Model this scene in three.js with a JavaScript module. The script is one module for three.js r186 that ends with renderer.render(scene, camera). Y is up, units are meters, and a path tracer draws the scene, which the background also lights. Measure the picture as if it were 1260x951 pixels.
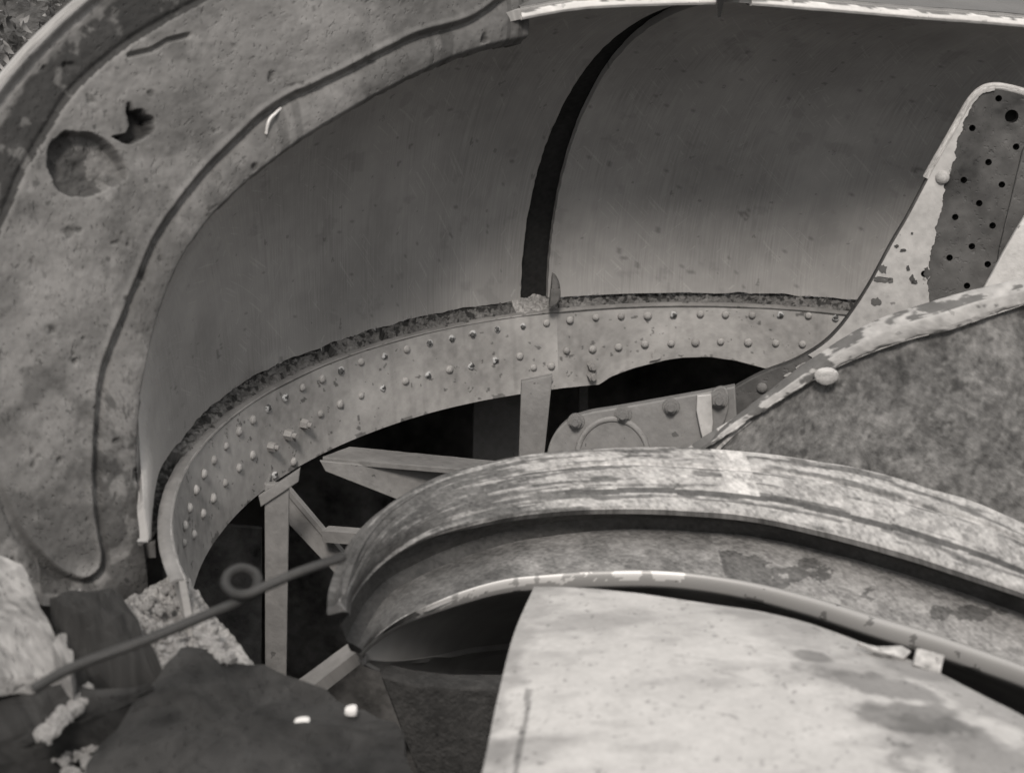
import * as THREE from 'three';
import { mergeGeometries, toCreasedNormals } from 'three/addons/utils/BufferGeometryUtils.js';

/* ------------------------------------------------------------------ camera, sky, sun, exposure */
const V = (x, y, z) => new THREE.Vector3(x, y, z);
const scene = new THREE.Scene();
const EYE = V(0, 4.2, 0), PITCH = THREE.MathUtils.degToRad(20.46), FOV = 28;
const camera = new THREE.PerspectiveCamera(FOV, 1260 / 951, 0.1, 400);
camera.position.copy(EYE);
camera.lookAt(0, EYE.y - Math.sin(PITCH), -Math.cos(PITCH));
camera.focus = 6.9;
camera.userData.fStop = 1.6;

const skyW = 256, skyH = 128, skyData = new Float32Array(skyW * skyH * 4);
for (let j = 0; j < skyH; j++) for (let i = 0; i < skyW; i++) {          // a standard overcast sky: brighter overhead than at the horizon
  const el = ((j + .5) / skyH - .5) * Math.PI, s = Math.sin(el);
  let L = s > 0 ? .68 * (1 + 2 * s) / 3 : .05;
  const k = (j * skyW + i) * 4;
  skyData[k] = L * 1.0; skyData[k + 1] = L * .99; skyData[k + 2] = L * .975; skyData[k + 3] = 1;
}
const sky = new THREE.DataTexture(skyData, skyW, skyH, THREE.RGBAFormat, THREE.FloatType);
sky.mapping = THREE.EquirectangularReflectionMapping; sky.magFilter = sky.minFilter = THREE.LinearFilter; sky.needsUpdate = true;
scene.background = sky; scene.environment = sky;
scene.backgroundIntensity = 1; scene.environmentIntensity = 1;

const sun = new THREE.DirectionalLight(0xfff8f0, 1.3);
sun.position.set(-.2, 12.8, 4.4); sun.target.position.set(.5, 1.5, -5.5);
sun.castShadow = true; sun.shadow.radius = 22; sun.shadow.mapSize.set(2048, 2048);
Object.assign(sun.shadow.camera, { left: -7, right: 7, top: 7, bottom: -7, near: 1, far: 40 });
scene.add(sun, sun.target);

const renderer = new THREE.WebGLRenderer({ antialias: true });
renderer.toneMapping = THREE.LinearToneMapping;
renderer.toneMappingExposure = 2.15;
renderer.shadowMap.enabled = true;

/* ------------------------------------------------------------------ helpers */
let seed = 7; const rnd = () => { seed = (seed * 1664525 + 1013904223) >>> 0; return seed / 4294967296; };
const clamp = THREE.MathUtils.clamp, lerp = THREE.MathUtils.lerp, sstep = (a, b, x) => { const t = clamp((x - a) / (b - a), 0, 1); return t * t * (3 - 2 * t); };
const PERM = new Uint8Array(512); { const p = [...Array(256).keys()]; for (let i = 255; i > 0; i--) { const j = Math.floor(rnd() * (i + 1)); [p[i], p[j]] = [p[j], p[i]]; } for (let i = 0; i < 512; i++) PERM[i] = p[i & 255]; }
const hsh = (x, y, z) => PERM[PERM[PERM[x & 255] + (y & 255)] + (z & 255)] / 255;
function vn(x, y, z, per = 256) {                                        // value noise 0..1, with a period when asked
  const X = Math.floor(x), Y = Math.floor(y), Z = Math.floor(z); let fx = x - X, fy = y - Y, fz = z - Z;
  fx = fx * fx * (3 - 2 * fx); fy = fy * fy * (3 - 2 * fy); fz = fz * fz * (3 - 2 * fz);
  const m = a => ((a % per) + per) % per, x0 = m(X), x1 = m(X + 1), y0 = m(Y), y1 = m(Y + 1);
  const l = (z) => { const a = hsh(x0, y0, z), b = hsh(x1, y0, z), c = hsh(x0, y1, z), d = hsh(x1, y1, z); return (a + (b - a) * fx) * (1 - fy) + (c + (d - c) * fx) * fy; };
  const p = l(Z), q = l(Z + 1); return p + (q - p) * fz;
}
function fbm(x, y, z, o = 4) { let a = 0, w = .5, t = 0; for (let i = 0; i < o; i++) { a += w * vn(x, y, z); t += w; x = x * 2.03 + 7.1; y = y * 2.03 + 3.7; z = z * 2.03 + 1.3; w *= .5; } return a / t; }
function fbmT(u, v, n, o, z = 0) { let a = 0, w = .5, t = 0; for (let i = 0; i < o; i++) { a += w * vn(u * n, v * n, z + i * 9.3, n); t += w; n *= 2; w *= .55; } return a / t; }
const fp = (p, f, o = 4, s = 0) => fbm(p.x * f + s, p.y * f + s * .7, p.z * f - s, o);

// the view as measured: a point of the photograph (1260 x 951) and a distance, a height or a plane give a point of the place
const FP = 475.5 / Math.tan(THREE.MathUtils.degToRad(FOV / 2)), cP = Math.cos(PITCH), sP = Math.sin(PITCH);
const dir = (x, y) => { const a = (x - 630) / FP, b = (475.5 - y) / FP; return V(a, b * cP - sP, -(cP + b * sP)); };
const at = (x, y, d) => dir(x, y).multiplyScalar(d).add(EYE);
const onY = (x, y, h) => { const d = dir(x, y); return d.multiplyScalar(h / d.y).add(EYE); };          // h: height against the eye
const plane = (p, n) => ({ p, n: n.clone().normalize() });
const onPl = (x, y, pl) => { const d = dir(x, y); return d.multiplyScalar(pl.p.clone().sub(EYE).dot(pl.n) / d.dot(pl.n)).add(EYE); };
function frame(pl) { const n = pl.n, x = V(0, 1, 0).cross(n).normalize(), y = n.clone().cross(x); return { n, x, y, o: pl.p, m: new THREE.Matrix4().makeBasis(x, y, n).setPosition(pl.p) }; }
const to2 = (p, f) => { const d = p.clone().sub(f.o); return new THREE.Vector2(d.dot(f.x), d.dot(f.y)); };

// a polyline sampled smoothly
function spline(pts, n, uniform) { const c = new THREE.CatmullRomCurve3(pts, false, 'centripetal'); if (uniform) { const o = []; for (let i = 0; i <= n; i++) o.push(c.getPoint(i / n)); return o; } c.arcLengthDivisions = 600; return c.getSpacedPoints(n); }
const px2 = (a, n) => spline(a.map(([x, y]) => V(x, y, 0)), n);
const tone = (g, w = 1) => new THREE.Color().setRGB(g * (1 + .026 * w), g * (1 - .004 * w), g * (1 - .03 * w));

function texture(w, h, fn, srgb) {
  const d = new Uint8Array(w * h * 4);
  for (let j = 0; j < h; j++) for (let i = 0; i < w; i++) { let g = clamp(fn((i + .5) / w, (j + .5) / h), 0, 1); if (srgb) g = g < .0031308 ? g * 12.92 : 1.055 * Math.pow(g, 1 / 2.4) - .055; const k = (j * w + i) * 4; d[k] = d[k + 1] = d[k + 2] = Math.round(g * 255); d[k + 3] = 255; }
  const t = new THREE.DataTexture(d, w, h); t.wrapS = t.wrapT = THREE.RepeatWrapping; t.magFilter = THREE.LinearFilter; t.minFilter = THREE.LinearMipmapLinearFilter; t.generateMipmaps = true;
  if (srgb) t.colorSpace = THREE.SRGBColorSpace; t.needsUpdate = true; return t;
}
const T = {
  // old paint on steel: cloudy, with small chips and specks
  paint: texture(1024, 1024, (u, v) => { let g = .62 + .5 * (fbmT(u, v, 5, 6, 1) - .5) + .25 * (fbmT(u, v, 40, 3, 4) - .5); const c = fbmT(u, v, 22, 4, 30); if (c > .775) g *= .5; const d = vn(u * 210, v * 210, 77, 210); if (d > .975) g *= .4; return g; }, true),
  // bare, pitted, rusty steel
  rust: texture(1024, 1024, (u, v) => { const a = fbmT(u, v, 6, 6, 11), b = fbmT(u, v, 28, 4, 17); return .55 + 1.15 * (a - .5) + .55 * (b - .5) - (vn(u * 150, v * 150, 5, 150) > .95 ? .2 : 0); }, true),
  // brushed-on coat seen on the big shell: streaks across plus clouds
  brush: texture(1024, 1024, (u, v) => { let g = .66 + .32 * (fbmT(u, v, 4, 5, 51) - .5); g += .09 * (vn(u * 300, v * 14, 3, 300) - .5) * vn(u * 20, v * 6, 8, 20) * 2; if (vn((u + v) * 170, (v - u) * 7, 141, 170) > .86 && fbmT(u, v, 9, 3, 143) > .5) g += .10; if (vn((u - v) * 230, (v + u) * 11, 147, 230) > .93) g += .12; const c = fbmT(u, v, 26, 4, 63); if (c > .79) g *= .7; return g; }, true),
  grit: texture(1024, 1024, (u, v) => .5 + .6 * (fbmT(u, v, 60, 4, 71) - .5) + .5 * (fbmT(u, v, 12, 4, 75) - .5), true),
  bump: texture(1024, 1024, (u, v) => .5 + .5 * (fbmT(u, v, 24, 5, 91) - .5) + .35 * (fbmT(u, v, 90, 3, 95) - .5)),
  soft: texture(1024, 1024, (u, v) => { let g = .8 + .22 * (fbmT(u, v, 6, 6, 121) - .5) + .16 * (fbmT(u, v, 64, 3, 127) - .5); if (fbmT(u, v, 30, 4, 131) > .76) g *= .7; return g; }, true),
  pits: texture(1024, 1024, (u, v) => { const a = fbmT(u, v, 18, 5, 101), b = fbmT(u, v, 70, 3, 107); return .6 + .4 * (a - .5) - (b > .66 ? (b - .66) * 3 : 0); }),
};
function mat(g, o = {}) {
  const m = new THREE.MeshStandardMaterial({ color: o.vc ? 0xffffff : tone(g, o.warm ?? 1), roughness: o.rough ?? .8, metalness: o.metal ?? 0, vertexColors: !!o.vc });
  if (o.map) { m.map = o.map; }
  m.bumpMap = o.bump ?? T.bump; m.bumpScale = o.bs ?? .004; return m;
}
// a sheet with thickness over a grid: pos(u,v) -> point; disp -> metres along the normal; col -> grey; uv in metres
function sheet(nu, nv, pos, o = {}) {
  const W = nu + 1, H = nv + 1, P = [], N = [];
  for (let j = 0; j < H; j++) for (let i = 0; i < W; i++) P.push(pos(i / nu, j / nv));
  const g = (i, j) => P[clamp(j, 0, nv) * W + clamp(i, 0, nu)];
  let s = 0;
  const normals = () => { for (let j = 0; j < H; j++) for (let i = 0; i < W; i++) { const n = g(i + 1, j).clone().sub(g(i - 1, j)).cross(g(i, j + 1).clone().sub(g(i, j - 1))); if (n.lengthSq() < 1e-16) n.copy(N[N.length - 1] ?? V(0, 1, 0)); N.push(n.normalize()); } };
  normals();
  const ref = o.face ?? EYE; for (let k = 0; k < P.length; k += 7) s += N[k].dot(ref.clone().sub(P[k]).normalize());
  const flip = s < 0; if (flip) N.forEach(n => n.negate());
  const uv = [], U = new Float32Array(P.length * 2);
  for (let j = 0; j < H; j++) { let a = 0; for (let i = 0; i < W; i++) { if (i) a += g(i, nv >> 1).distanceTo(g(i - 1, nv >> 1)); U[(j * W + i) * 2] = a; } }
  for (let i = 0; i < W; i++) { let a = 0; for (let j = 0; j < H; j++) { if (j) a += g(nu >> 1, j).distanceTo(g(nu >> 1, j - 1)); U[(j * W + i) * 2 + 1] = a; } }
  const us = o.uv ?? 1;
  const Q = P.map((p, k) => { const i = k % W, j = (k / W) | 0; const d = o.disp ? o.disp(p, i / nu, j / nv, N[k]) : 0; return p.clone().addScaledVector(N[k], d); });
  const th = o.thick ?? .03, B = P.map((p, k) => p.clone().addScaledVector(N[k], -th));
  const pos3 = [], uvs = [], cols = [], idx = [];
  const put = (p, k) => { pos3.push(p.x, p.y, p.z); uvs.push(U[k * 2] * us, U[k * 2 + 1] * us); if (o.col) { const i = k % W, j = (k / W) | 0; const c = o._c[k]; cols.push(c * 1.026, c * .996, c * .97); } return pos3.length / 3 - 1; };
  if (o.col) o._c = P.map((p, k) => o.col(p, (k % W) / nu, ((k / W) | 0) / nv));
  Q.forEach((p, k) => put(p, k)); const off = P.length; B.forEach((p, k) => put(p, k));
  const quad = (a, b, c, d, f) => f ? idx.push(a, c, b, b, c, d) : idx.push(a, b, c, b, d, c);
  for (let j = 0; j < nv; j++) for (let i = 0; i < nu; i++) { const a = j * W + i, b = a + 1, c = a + W, d = c + 1; quad(a, b, c, d, flip); quad(off + a, off + b, off + c, off + d, !flip); }
  const wall = (k, l) => { const a = put(Q[k], k), b = put(Q[l], l), c = put(B[k], k), d = put(B[l], l); quad(a, b, c, d, false); };
  for (let i = 0; i < nu; i++) { wall(i, i + 1); wall(nv * W + i, nv * W + i + 1); }
  for (let j = 0; j < nv; j++) { wall(j * W, (j + 1) * W); wall(j * W + nu, (j + 1) * W + nu); }
  const geo = new THREE.BufferGeometry();
  geo.setAttribute('position', new THREE.Float32BufferAttribute(pos3, 3)); geo.setAttribute('uv', new THREE.Float32BufferAttribute(uvs, 2));
  if (o.col) geo.setAttribute('color', new THREE.Float32BufferAttribute(cols, 3));
  geo.setIndex(idx); geo.computeVertexNormals(); return geo;
}
// interpolates between rows of points (all of the same count), smoothly along, in straight or rounded steps across
const between = (rows, ks) => (u, v) => {
  let k = 0; while (k < ks.length - 2 && v > ks[k + 1]) k++;
  const f = (v - ks[k]) / (ks[k + 1] - ks[k]), n = rows[0].length - 1, x = u * n, i = Math.min(n - 1, Math.floor(x)), g = x - i;
  const a = rows[k][i].clone().lerp(rows[k][i + 1], g), b = rows[k + 1][i].clone().lerp(rows[k + 1][i + 1], g);
  return a.lerp(b, f);
};
// a flat plate with an outline traced on its plane
function plate(out, pl, th, o = {}) {
  const f = frame(pl), s = new THREE.Shape(out.map(([x, y]) => to2(onPl(x, y, pl), f)));
  for (const [x, y, r] of o.holes ?? []) { const c = to2(onPl(x, y, pl), f), h = new THREE.Path(); h.absarc(c.x, c.y, r, 0, Math.PI * 2, true); s.holes.push(h); }
  const b = o.bevel ?? .004;
  const g = new THREE.ExtrudeGeometry(s, { depth: th, bevelEnabled: b > 0, bevelSize: b, bevelThickness: b, bevelOffset: -b, bevelSegments: 2, curveSegments: 14 });
  g.translate(0, 0, -th - b + (o.lift ?? 0)); g.applyMatrix4(f.m); return g;
}
const shapeIt = (g, a = 18) => toCreasedNormals(g, a * Math.PI / 180);
// a bar between two points with a rectangular section; up: the direction of its height
function bar(a, b, w, h, up = V(0, 1, 0), bev = .004) {
  const d = b.clone().sub(a), l = d.length(); d.normalize(); const x = up.clone().cross(d).normalize(), y = d.clone().cross(x);
  const s = new THREE.Shape([[-w / 2, -h / 2], [w / 2, -h / 2], [w / 2, h / 2], [-w / 2, h / 2]].map(p => new THREE.Vector2(...p)));
  const g = new THREE.ExtrudeGeometry(s, { depth: l, bevelEnabled: true, bevelSize: bev, bevelThickness: bev, bevelOffset: -bev, bevelSegments: 1 });
  g.applyMatrix4(new THREE.Matrix4().makeBasis(x, y, d).setPosition(a)); return g;
}
// a stone under an outline traced on its upper plane, with uneven faces down to a depth
function stone(out, pl, depth, o = {}) {
  const K = o.coarse ?? 72, c3 = spline([...out, out[0]].map(([x, y]) => onPl(x, y, pl)), K, true).slice(0, K), ctr = c3.reduce((a, p) => a.add(p), V(0, 0, 0)).multiplyScalar(1 / K);
  const R = o.coarse ? 6 : 14, S = o.coarse ? 4 : 10, pos = [], idx = [], uv = [], amp = o.amp ?? .03, fr = o.freq ?? 4;
  const add = p => { const q = p.clone(); q.x += amp * 1.4 * (fp(p, fr, 4, 3) - .5); q.y += amp * 2 * (fp(p, fr, 4, 9) - .5); q.z += amp * 1.4 * (fp(p, fr, 4, 17) - .5); pos.push(q.x, q.y, q.z); uv.push(p.x + p.y * .6, p.z + p.y * .8); };
  const dn = o.down ?? V(0, -1, 0);
  for (let r = 0; r <= R; r++) for (let k = 0; k < K; k++) { const t = r / R; add(ctr.clone().lerp(c3[k], t).addScaledVector(pl.n, (o.dome ?? .03) * (1 - t * t))); }
  for (let r = 1; r <= S; r++) for (let k = 0; k < K; k++) { const t = r / S; add(c3[k].clone().lerp(ctr, -(o.flare ?? .05) * Math.sin(t * 2.2)).addScaledVector(dn, depth * t)); }
  for (let r = 0; r < R + S; r++) for (let k = 0; k < K; k++) { const a = r * K + k, b = r * K + (k + 1) % K, c = a + K, d = b + K; idx.push(a, b, c, b, d, c); }
  const g = new THREE.BufferGeometry(); g.setAttribute('position', new THREE.Float32BufferAttribute(pos, 3)); g.setAttribute('uv', new THREE.Float32BufferAttribute(uv, 2)); g.setIndex(idx); g.computeVertexNormals(); return shapeIt(g, o.crease ?? 40);
}
const tube = (pts, r, n = 80, closed = false) => new THREE.TubeGeometry(new THREE.CatmullRomCurve3(pts, closed, 'centripetal'), n, r, 10, closed);

const used = {}; const numbered = n => { const k = used[n] = (used[n] ?? -1) + 1; return k ? `${n}_${String(k).padStart(3, '0')}` : n; };
function thing(name, label, category, group) { const g = new THREE.Group(); g.name = numbered(name); g.userData = { label, category }; if (group) g.userData.group = group; scene.add(g); return g; }
function part(parent, name, geo, m, label) { const o = new THREE.Mesh(geo, m); o.name = name; o.castShadow = o.receiveShadow = true; if (label) o.userData.label = label; parent.add(o); return o; }
function solo(name, geo, m, label, category, group) { const o = new THREE.Mesh(geo, m); o.name = numbered(name); o.castShadow = o.receiveShadow = true; o.userData = { label, category }; if (group) o.userData.group = group; scene.add(o); return base(o); }
function setting(name, geo, m) { const o = new THREE.Mesh(geo, m); o.name = name; o.castShadow = o.receiveShadow = true; o.userData.kind = 'structure'; scene.add(o); return o; }
function base(o) {                                                       // puts a thing's origin at the middle of its underside
  const b = new THREE.Box3().setFromObject(o), p = V((b.min.x + b.max.x) / 2, b.min.y, (b.min.z + b.max.z) / 2);
  if (o.isMesh) o.geometry.translate(-p.x, -p.y, -p.z); else o.children.forEach(c => c.position.sub(p));
  o.position.copy(p); return o;
}

/* ------------------------------------------------------------------ the measured ring: centre, heights, radii (against the eye) */
const CX = .8745, CZ = -5.275, Y1 = -2.3155, Y2 = -2.7121, R1 = 2.1, R2 = 2.068;
const rad = y => R2 + (R1 - R2) * (y - Y2) / (Y1 - Y2);
const ringPt = (th, y, dr = 0) => V(CX - (rad(y) + dr) * Math.sin(th), y + EYE.y, CZ - (rad(y) + dr) * Math.cos(th));   // th 0: farthest point, positive to the left
function onBand(x, y) {                                                  // where the sight line meets the far side of the band
  const d = dir(x, y); let b = null, best = 1e9;
  const f = t => { const p = d.clone().multiplyScalar(t); return Math.hypot(p.x - CX, p.z - CZ) - rad(p.y); };
  let lo = 4, prev = f(9.5); for (let t = 9.5; t > 4; t -= .02) { const v = f(t); if (Math.abs(v) < best) { best = Math.abs(v); b = t; } if (prev > 0 && v <= 0) { let a = t, c = t + .02; for (let k = 0; k < 30; k++) { const m = (a + c) / 2; f(m) > 0 ? c = m : a = m; } b = a; break; } prev = v; }
  const p = d.multiplyScalar(b); return { p: p.clone().add(EYE), y: p.y, th: Math.atan2(CX - p.x, CZ - p.z) };
}

/* ------------------------------------------------------------------ setting: pit floor, pit wall, earth bank, and unseen additions that cut stray light */
const M = {
  shell: mat(0, { vc: 1, map: T.brush, rough: .78, bs: .0012 }),
  bandV: mat(0, { vc: 1, map: T.paint, rough: .72, bs: .0015 }),
  band: mat(.54, { map: T.paint, rough: .72, bs: .0015 }),
  rivet: mat(.30, { rough: .6, bs: .003 }),
  rivetV: mat(0, { vc: 1, rough: .6, bs: 0 }),
  bolt: mat(.17, { rough: .6, bs: .004 }),
  cast: mat(0, { vc: 1, map: T.soft, rough: .85, bump: T.pits, bs: .006 }),
  ring: mat(0, { vc: 1, map: T.grit, rough: .62, bs: .002 }),
  white: mat(.6, { map: T.paint, rough: .65, bs: .002 }),
  bare: mat(.11, { map: T.rust, rough: .7, bump: T.pits, bs: .004 }),
  rustface: mat(.24, { map: T.rust, rough: .8, bump: T.pits, bs: .005 }),
  plategrey: mat(.26, { map: T.paint, rough: .7, bs: .003 }),
  steel: mat(.30, { map: T.paint, rough: .75, bs: .003 }),
  dark: mat(.25, { map: T.rust, rough: .9, bs: .006 }),
  black: mat(.03, { map: T.grit, rough: .95 }),  // near-black that stands in for shade in the joint and bolt holes
  crust: mat(.17, { map: T.rust, rough: 1, bump: T.pits, bs: .012 }),
  crustV: mat(0, { vc: 1, map: T.grit, rough: 1, bump: T.pits, bs: .008 }),
  mortar: mat(.42, { map: T.grit, rough: 1, bump: T.pits, bs: .012 }),
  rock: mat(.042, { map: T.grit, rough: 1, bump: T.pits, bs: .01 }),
  palerock: mat(.4, { map: T.grit, rough: .95, bump: T.pits, bs: .01 }),
  soil: mat(.13, { map: T.rust, rough: 1, bs: .03 }),
  lip: mat(0, { vc: 1, map: T.soft, rough: .8, bs: .003 }),
  rod: mat(.045, { map: T.rust, rough: .7, bs: .003 }),
};
{
  const g = new THREE.PlaneGeometry(120, 120, 60, 60); g.rotateX(-Math.PI / 2); const p = g.attributes.position;
  for (let i = 0; i < p.count; i++) p.setY(i, -1.4 + .08 * (vn(p.getX(i) * .7, 3, p.getZ(i) * .7) - .5));
  const uv = g.attributes.uv; for (let i = 0; i < uv.count; i++) uv.setXY(i, uv.getX(i) * 60, uv.getY(i) * 60);
  setting('ground', g, M.soil);
  const far = th => R1 + .22 + 1.9 * sstep(2.3, 1.5, Math.abs(th));
  const W = sheet(180, 8, (u, v) => { const th = lerp(-Math.PI, Math.PI, u), y = lerp(lerp(Y1 - .12, -2.85, sstep(1.45, 1.75, Math.abs(th))), -5.7, v); return V(CX - far(th) * Math.sin(th), y + EYE.y, CZ - far(th) * Math.cos(th)); }, { thick: .25, uv: .5, disp: p => .1 * (fp(p, 1.5, 4, 3) - .5) });  // unseen front half added and back set far out, to darken the pit
  setting('added_pit_cover', sheet(140, 6, (u, v) => { const th = lerp(-1.75, 1.75, u), r = lerp(R1 + .06, far(th) + .3, v), y = lerp(Y1 - .10, Y1 - .06, v); return V(CX - r * Math.sin(th), y + EYE.y, CZ - r * Math.cos(th)); }, { thick: .05, face: V(CX, 9, CZ) }), M.dark);  // unseen ring added under the casing to keep skylight out of the pit
  setting('pit_wall', W, M.dark);
  const rimE = sheet(96, 12, (u, v) => { const a = u * Math.PI * 2, r = lerp(9.5, 14, v), h = 4.2 * sstep(0, 1, v); return V(.5 + r * Math.cos(a), h - .15, -4 + r * Math.sin(a)); }, { thick: .3, face: V(0, 30, -4), disp: p => .5 * (fp(p, .8, 4, 3) - .5) });
  setting('added_horizon_bank', rimE, M.soil);  // unseen bank added all round to block low sky light
  const bank = sheet(120, 120, (u, v) => { const q = at(lerp(-160, 330, u), lerp(-190, 330, v), 7.4); q.z -= .8 * (1 - v); return q; }, { thick: .3, uv: 1, disp: p => .30 * (fp(p, 3.5, 5, 2) - .5) + .12 * (fp(p, 12, 4, 8) - .5), });
  setting('earth_bank', bank, M.soil);
  const leaf = new THREE.PlaneGeometry(.05, .022, 4, 1); { const p = leaf.attributes.position; for (let i = 0; i < p.count; i++) { const x = p.getX(i) / .025; p.setY(i, p.getY(i) * (1 - .85 * Math.abs(x) ** 1.5)); p.setZ(i, -.012 * x * x); } leaf.computeVertexNormals(); }
  const lv = new THREE.InstancedMesh(leaf, new THREE.MeshStandardMaterial({ color: tone(.2), roughness: .8, side: THREE.DoubleSide }), 900), mm = new THREE.Matrix4(), eu = new THREE.Euler(), qq = new THREE.Quaternion();
  for (let i = 0; i < 900; i++) { const q = at(-90 + 250 * rnd(), -90 + 250 * rnd(), 7.1 + .25 * rnd()); qq.setFromEuler(eu.set(rnd() * 2 - 1.4, rnd() * 6, rnd() * 6)); const k = .5 + 1.1 * rnd(); mm.compose(q, qq, V(k, k, k)); lv.setMatrixAt(i, mm); const c = .05 + .3 * rnd() ** 3; lv.setColorAt(i, new THREE.Color().setRGB(c / .2, c / .2, c / .2)); }
  lv.name = 'undergrowth'; lv.castShadow = lv.receiveShadow = true; lv.userData = { label: 'dark tangled undergrowth behind the outer edge of the cast flange', category: 'undergrowth', kind: 'stuff' }; scene.add(lv);
}

/* ------------------------------------------------------------------ cast flange plane and the rim line of the shell */
const FL = (() => { const a = at(172, 560, 5.35), b = at(640, 55, 6.2), c = at(0, 100, 5.0); const n = b.clone().sub(a).cross(c.clone().sub(a)).normalize(); return plane(a, n); })();
const rimD = x => lerp(6.12, 6.20, clamp((x - 650) / 700, 0, 1.4));
const rim = (x, y) => x < 645 ? onPl(x, y, FL).addScaledVector(FL.n, -.06) : at(x, y, rimD(x));
const YS = Y1 + .045;
const pairs = [[184, 690, 183, 693], [186, 655, 181, 656], [188, 625, 176, 618], [191, 600, 172, 560], [199, 573, 179, 450], [219, 546, 194, 398], [250, 508, 222, 335], [303, 467, 282, 240], [370, 436, 385, 158], [450, 408, 510, 88], [501, 394, 590, 38], [551, 382, 698, 12], [602, 375, 818, 5], [658, 368, 905, 4], [753, 362, 1006, 11], [860, 360, 1112, 20], [941, 361, 1192, 26], [1052, 369, 1300, 35], [1200, 388, 1430, 46], [1400, 430, 1640, 66]];
const botC = new THREE.CatmullRomCurve3(pairs.map(p => onY(p[0], p[1], YS)), false, 'centripetal'), topC = new THREE.CatmullRomCurve3(pairs.map((p, i) => i < 4 ? onY(p[2], p[3], YS + [.005, .03, .07, .14][i]) : rim(p[2], p[3])), false, 'centripetal');
const NP = pairs.length - 1;
const uOf = x => { for (let i = 0; i < NP; i++) if (x <= pairs[i + 1][0]) return (i + clamp((x - pairs[i][0]) / (pairs[i + 1][0] - pairs[i][0]), 0, 1)) / NP; return 1; };
const SM = 1.54;
function shellPt(u, v) { const b = botC.getPoint(u), t = topC.getPoint(u), s = v * SM, h = (1 - Math.cos(s)) / (1 - Math.cos(SM)), k = Math.sin(s) / Math.sin(SM); return V(lerp(b.x, t.x, h), lerp(b.y, t.y, k), lerp(b.z, t.z, h)); }

function makeShell(u0, u1, label, rimTo, narrow) {
  const t = thing('shell_plate', label, 'casing plate', 'curved casing plates above the riveted band');
  const n = Math.round((u1 - u0) * 420);
  const col = p => { let g = .50 + .20 * (fp(p, 2.2, 4, 5) - .5) + .08 * (fp(V(p.x * 3, p.y * 3, p.z), 6, 3, 91) - .5); const s = fp(p, 9, 4, 21); if (s > .70) g *= .88; const q = fp(p, 26, 3, 40); if (q > .80) g *= .6; return g; };
  const geo = sheet(n, 150, (u, v) => {
    const q = shellPt(lerp(u0 - (narrow ?? 0) * sstep(.1, .85, v), u1, u), v);
    if (u < 1e-6 || u > 1 - 1e-6) q.x += .006 * (vn(q.y * 40, u0 * 9, 3) - .5);
    if (v < .012) q.y += .02 * (fp(q, 14, 3, 6) - .5) * sstep(.2, .4, u);
    return q;
  }, { thick: .035, uv: .8, disp: (p) => .016 * (fp(p, 1.6, 3, 2) - .5) + .004 * (fp(p, 7, 3, 12) - .5), col });
  part(t, 'curved_plate', geo, M.shell);
  // rolled lip with white paint along the upper edge, and the grey flange top behind it
  const a = Math.max(u0, uOf(rimTo ?? 0));
  const lipRow = (dy, dz) => (u) => { const q = topC.getPoint(lerp(a, u1, u)); return V(q.x - dz * .25, q.y + dy, q.z - dz); };
  const prof = [[-.008, .010], [-.006, -.008], [.006, -.015], [.026, -.006], [.042, .016]].map(([y, z]) => lipRow(y, z));
  const lip = sheet(Math.round((u1 - a) * 300) + 20, 16, (u, v) => { const x = v * (prof.length - 1), i = Math.min(prof.length - 2, Math.floor(x)); return prof[i](u).lerp(prof[i + 1](u), x - i); },
    { thick: .02, col: (p, u, v) => { const drip = fbm(p.x * 30, 3, 5, 3); return (v > .72 + .3 * (drip - .5)) ? .13 + .1 * fp(p, 20, 2) : .72 - .2 * (fp(p, 25, 3) - .4); }, disp: p => .004 * (fp(p, 20, 3) - .5) });
  part(t, 'rim_lip', lip, M.lip, 'white painted rolled lip');
  const top = sheet(Math.round((u1 - a) * 200) + 20, 24, (u, v) => lipRow(.044 + .05 * v, .018 + .75 * v)(u), { thick: .05, uv: 1.2, disp: p => .006 * (fp(p, 6, 3) - .5) });
  part(t, 'rim_flange', top, mat(.15, { map: T.brush }));
  return base(t);
}
const uA = uOf(642), uB = uOf(676);
makeShell(.7 / NP, uA, 'grey curved casing plate left of the dark vertical joint, running behind the cast flange', 528);
makeShell(uB, 1, 'grey curved casing plate right of the dark vertical joint, under the white rim', 0, .3 * (uB - uA));
{
  const g = sheet(8, 80, (u, v) => { const uu = lerp(uA - .004, uB + .004, u), q = shellPt(uu, v * 1.04 - .01), e = shellPt(uu, Math.min(1, v + .01)), r = shellPt(uu + .005, v); const n = r.sub(q).cross(e.sub(shellPt(uu, Math.max(0, v - .01)))).normalize(); return q.addScaledVector(n, n.z > 0 ? -.05 : .05); }, { thick: .03 });
  solo('joint_dark_strip', g, M.black, 'black strip added behind the vertical joint between the two curved casing plates to keep it dark', 'added dark strip');  // black sheet added behind the gap, in place of its own shade
  const w = at(681, 358, 7.55), s = new THREE.Shape(); s.moveTo(-.016, -.06); s.quadraticCurveTo(.03, -.05, .026, .01); s.quadraticCurveTo(.022, .06, -.004, .085); s.lineTo(-.016, -.06);
  const k = new THREE.ExtrudeGeometry(s, { depth: .05, bevelSize: .008, bevelThickness: .008, bevelSegments: 2 }); k.translate(w.x, w.y, w.z);
  solo('joint_wedge', k, M.crust, 'small rusty wedge at the foot of the dark vertical joint', 'wedge');
}

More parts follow.
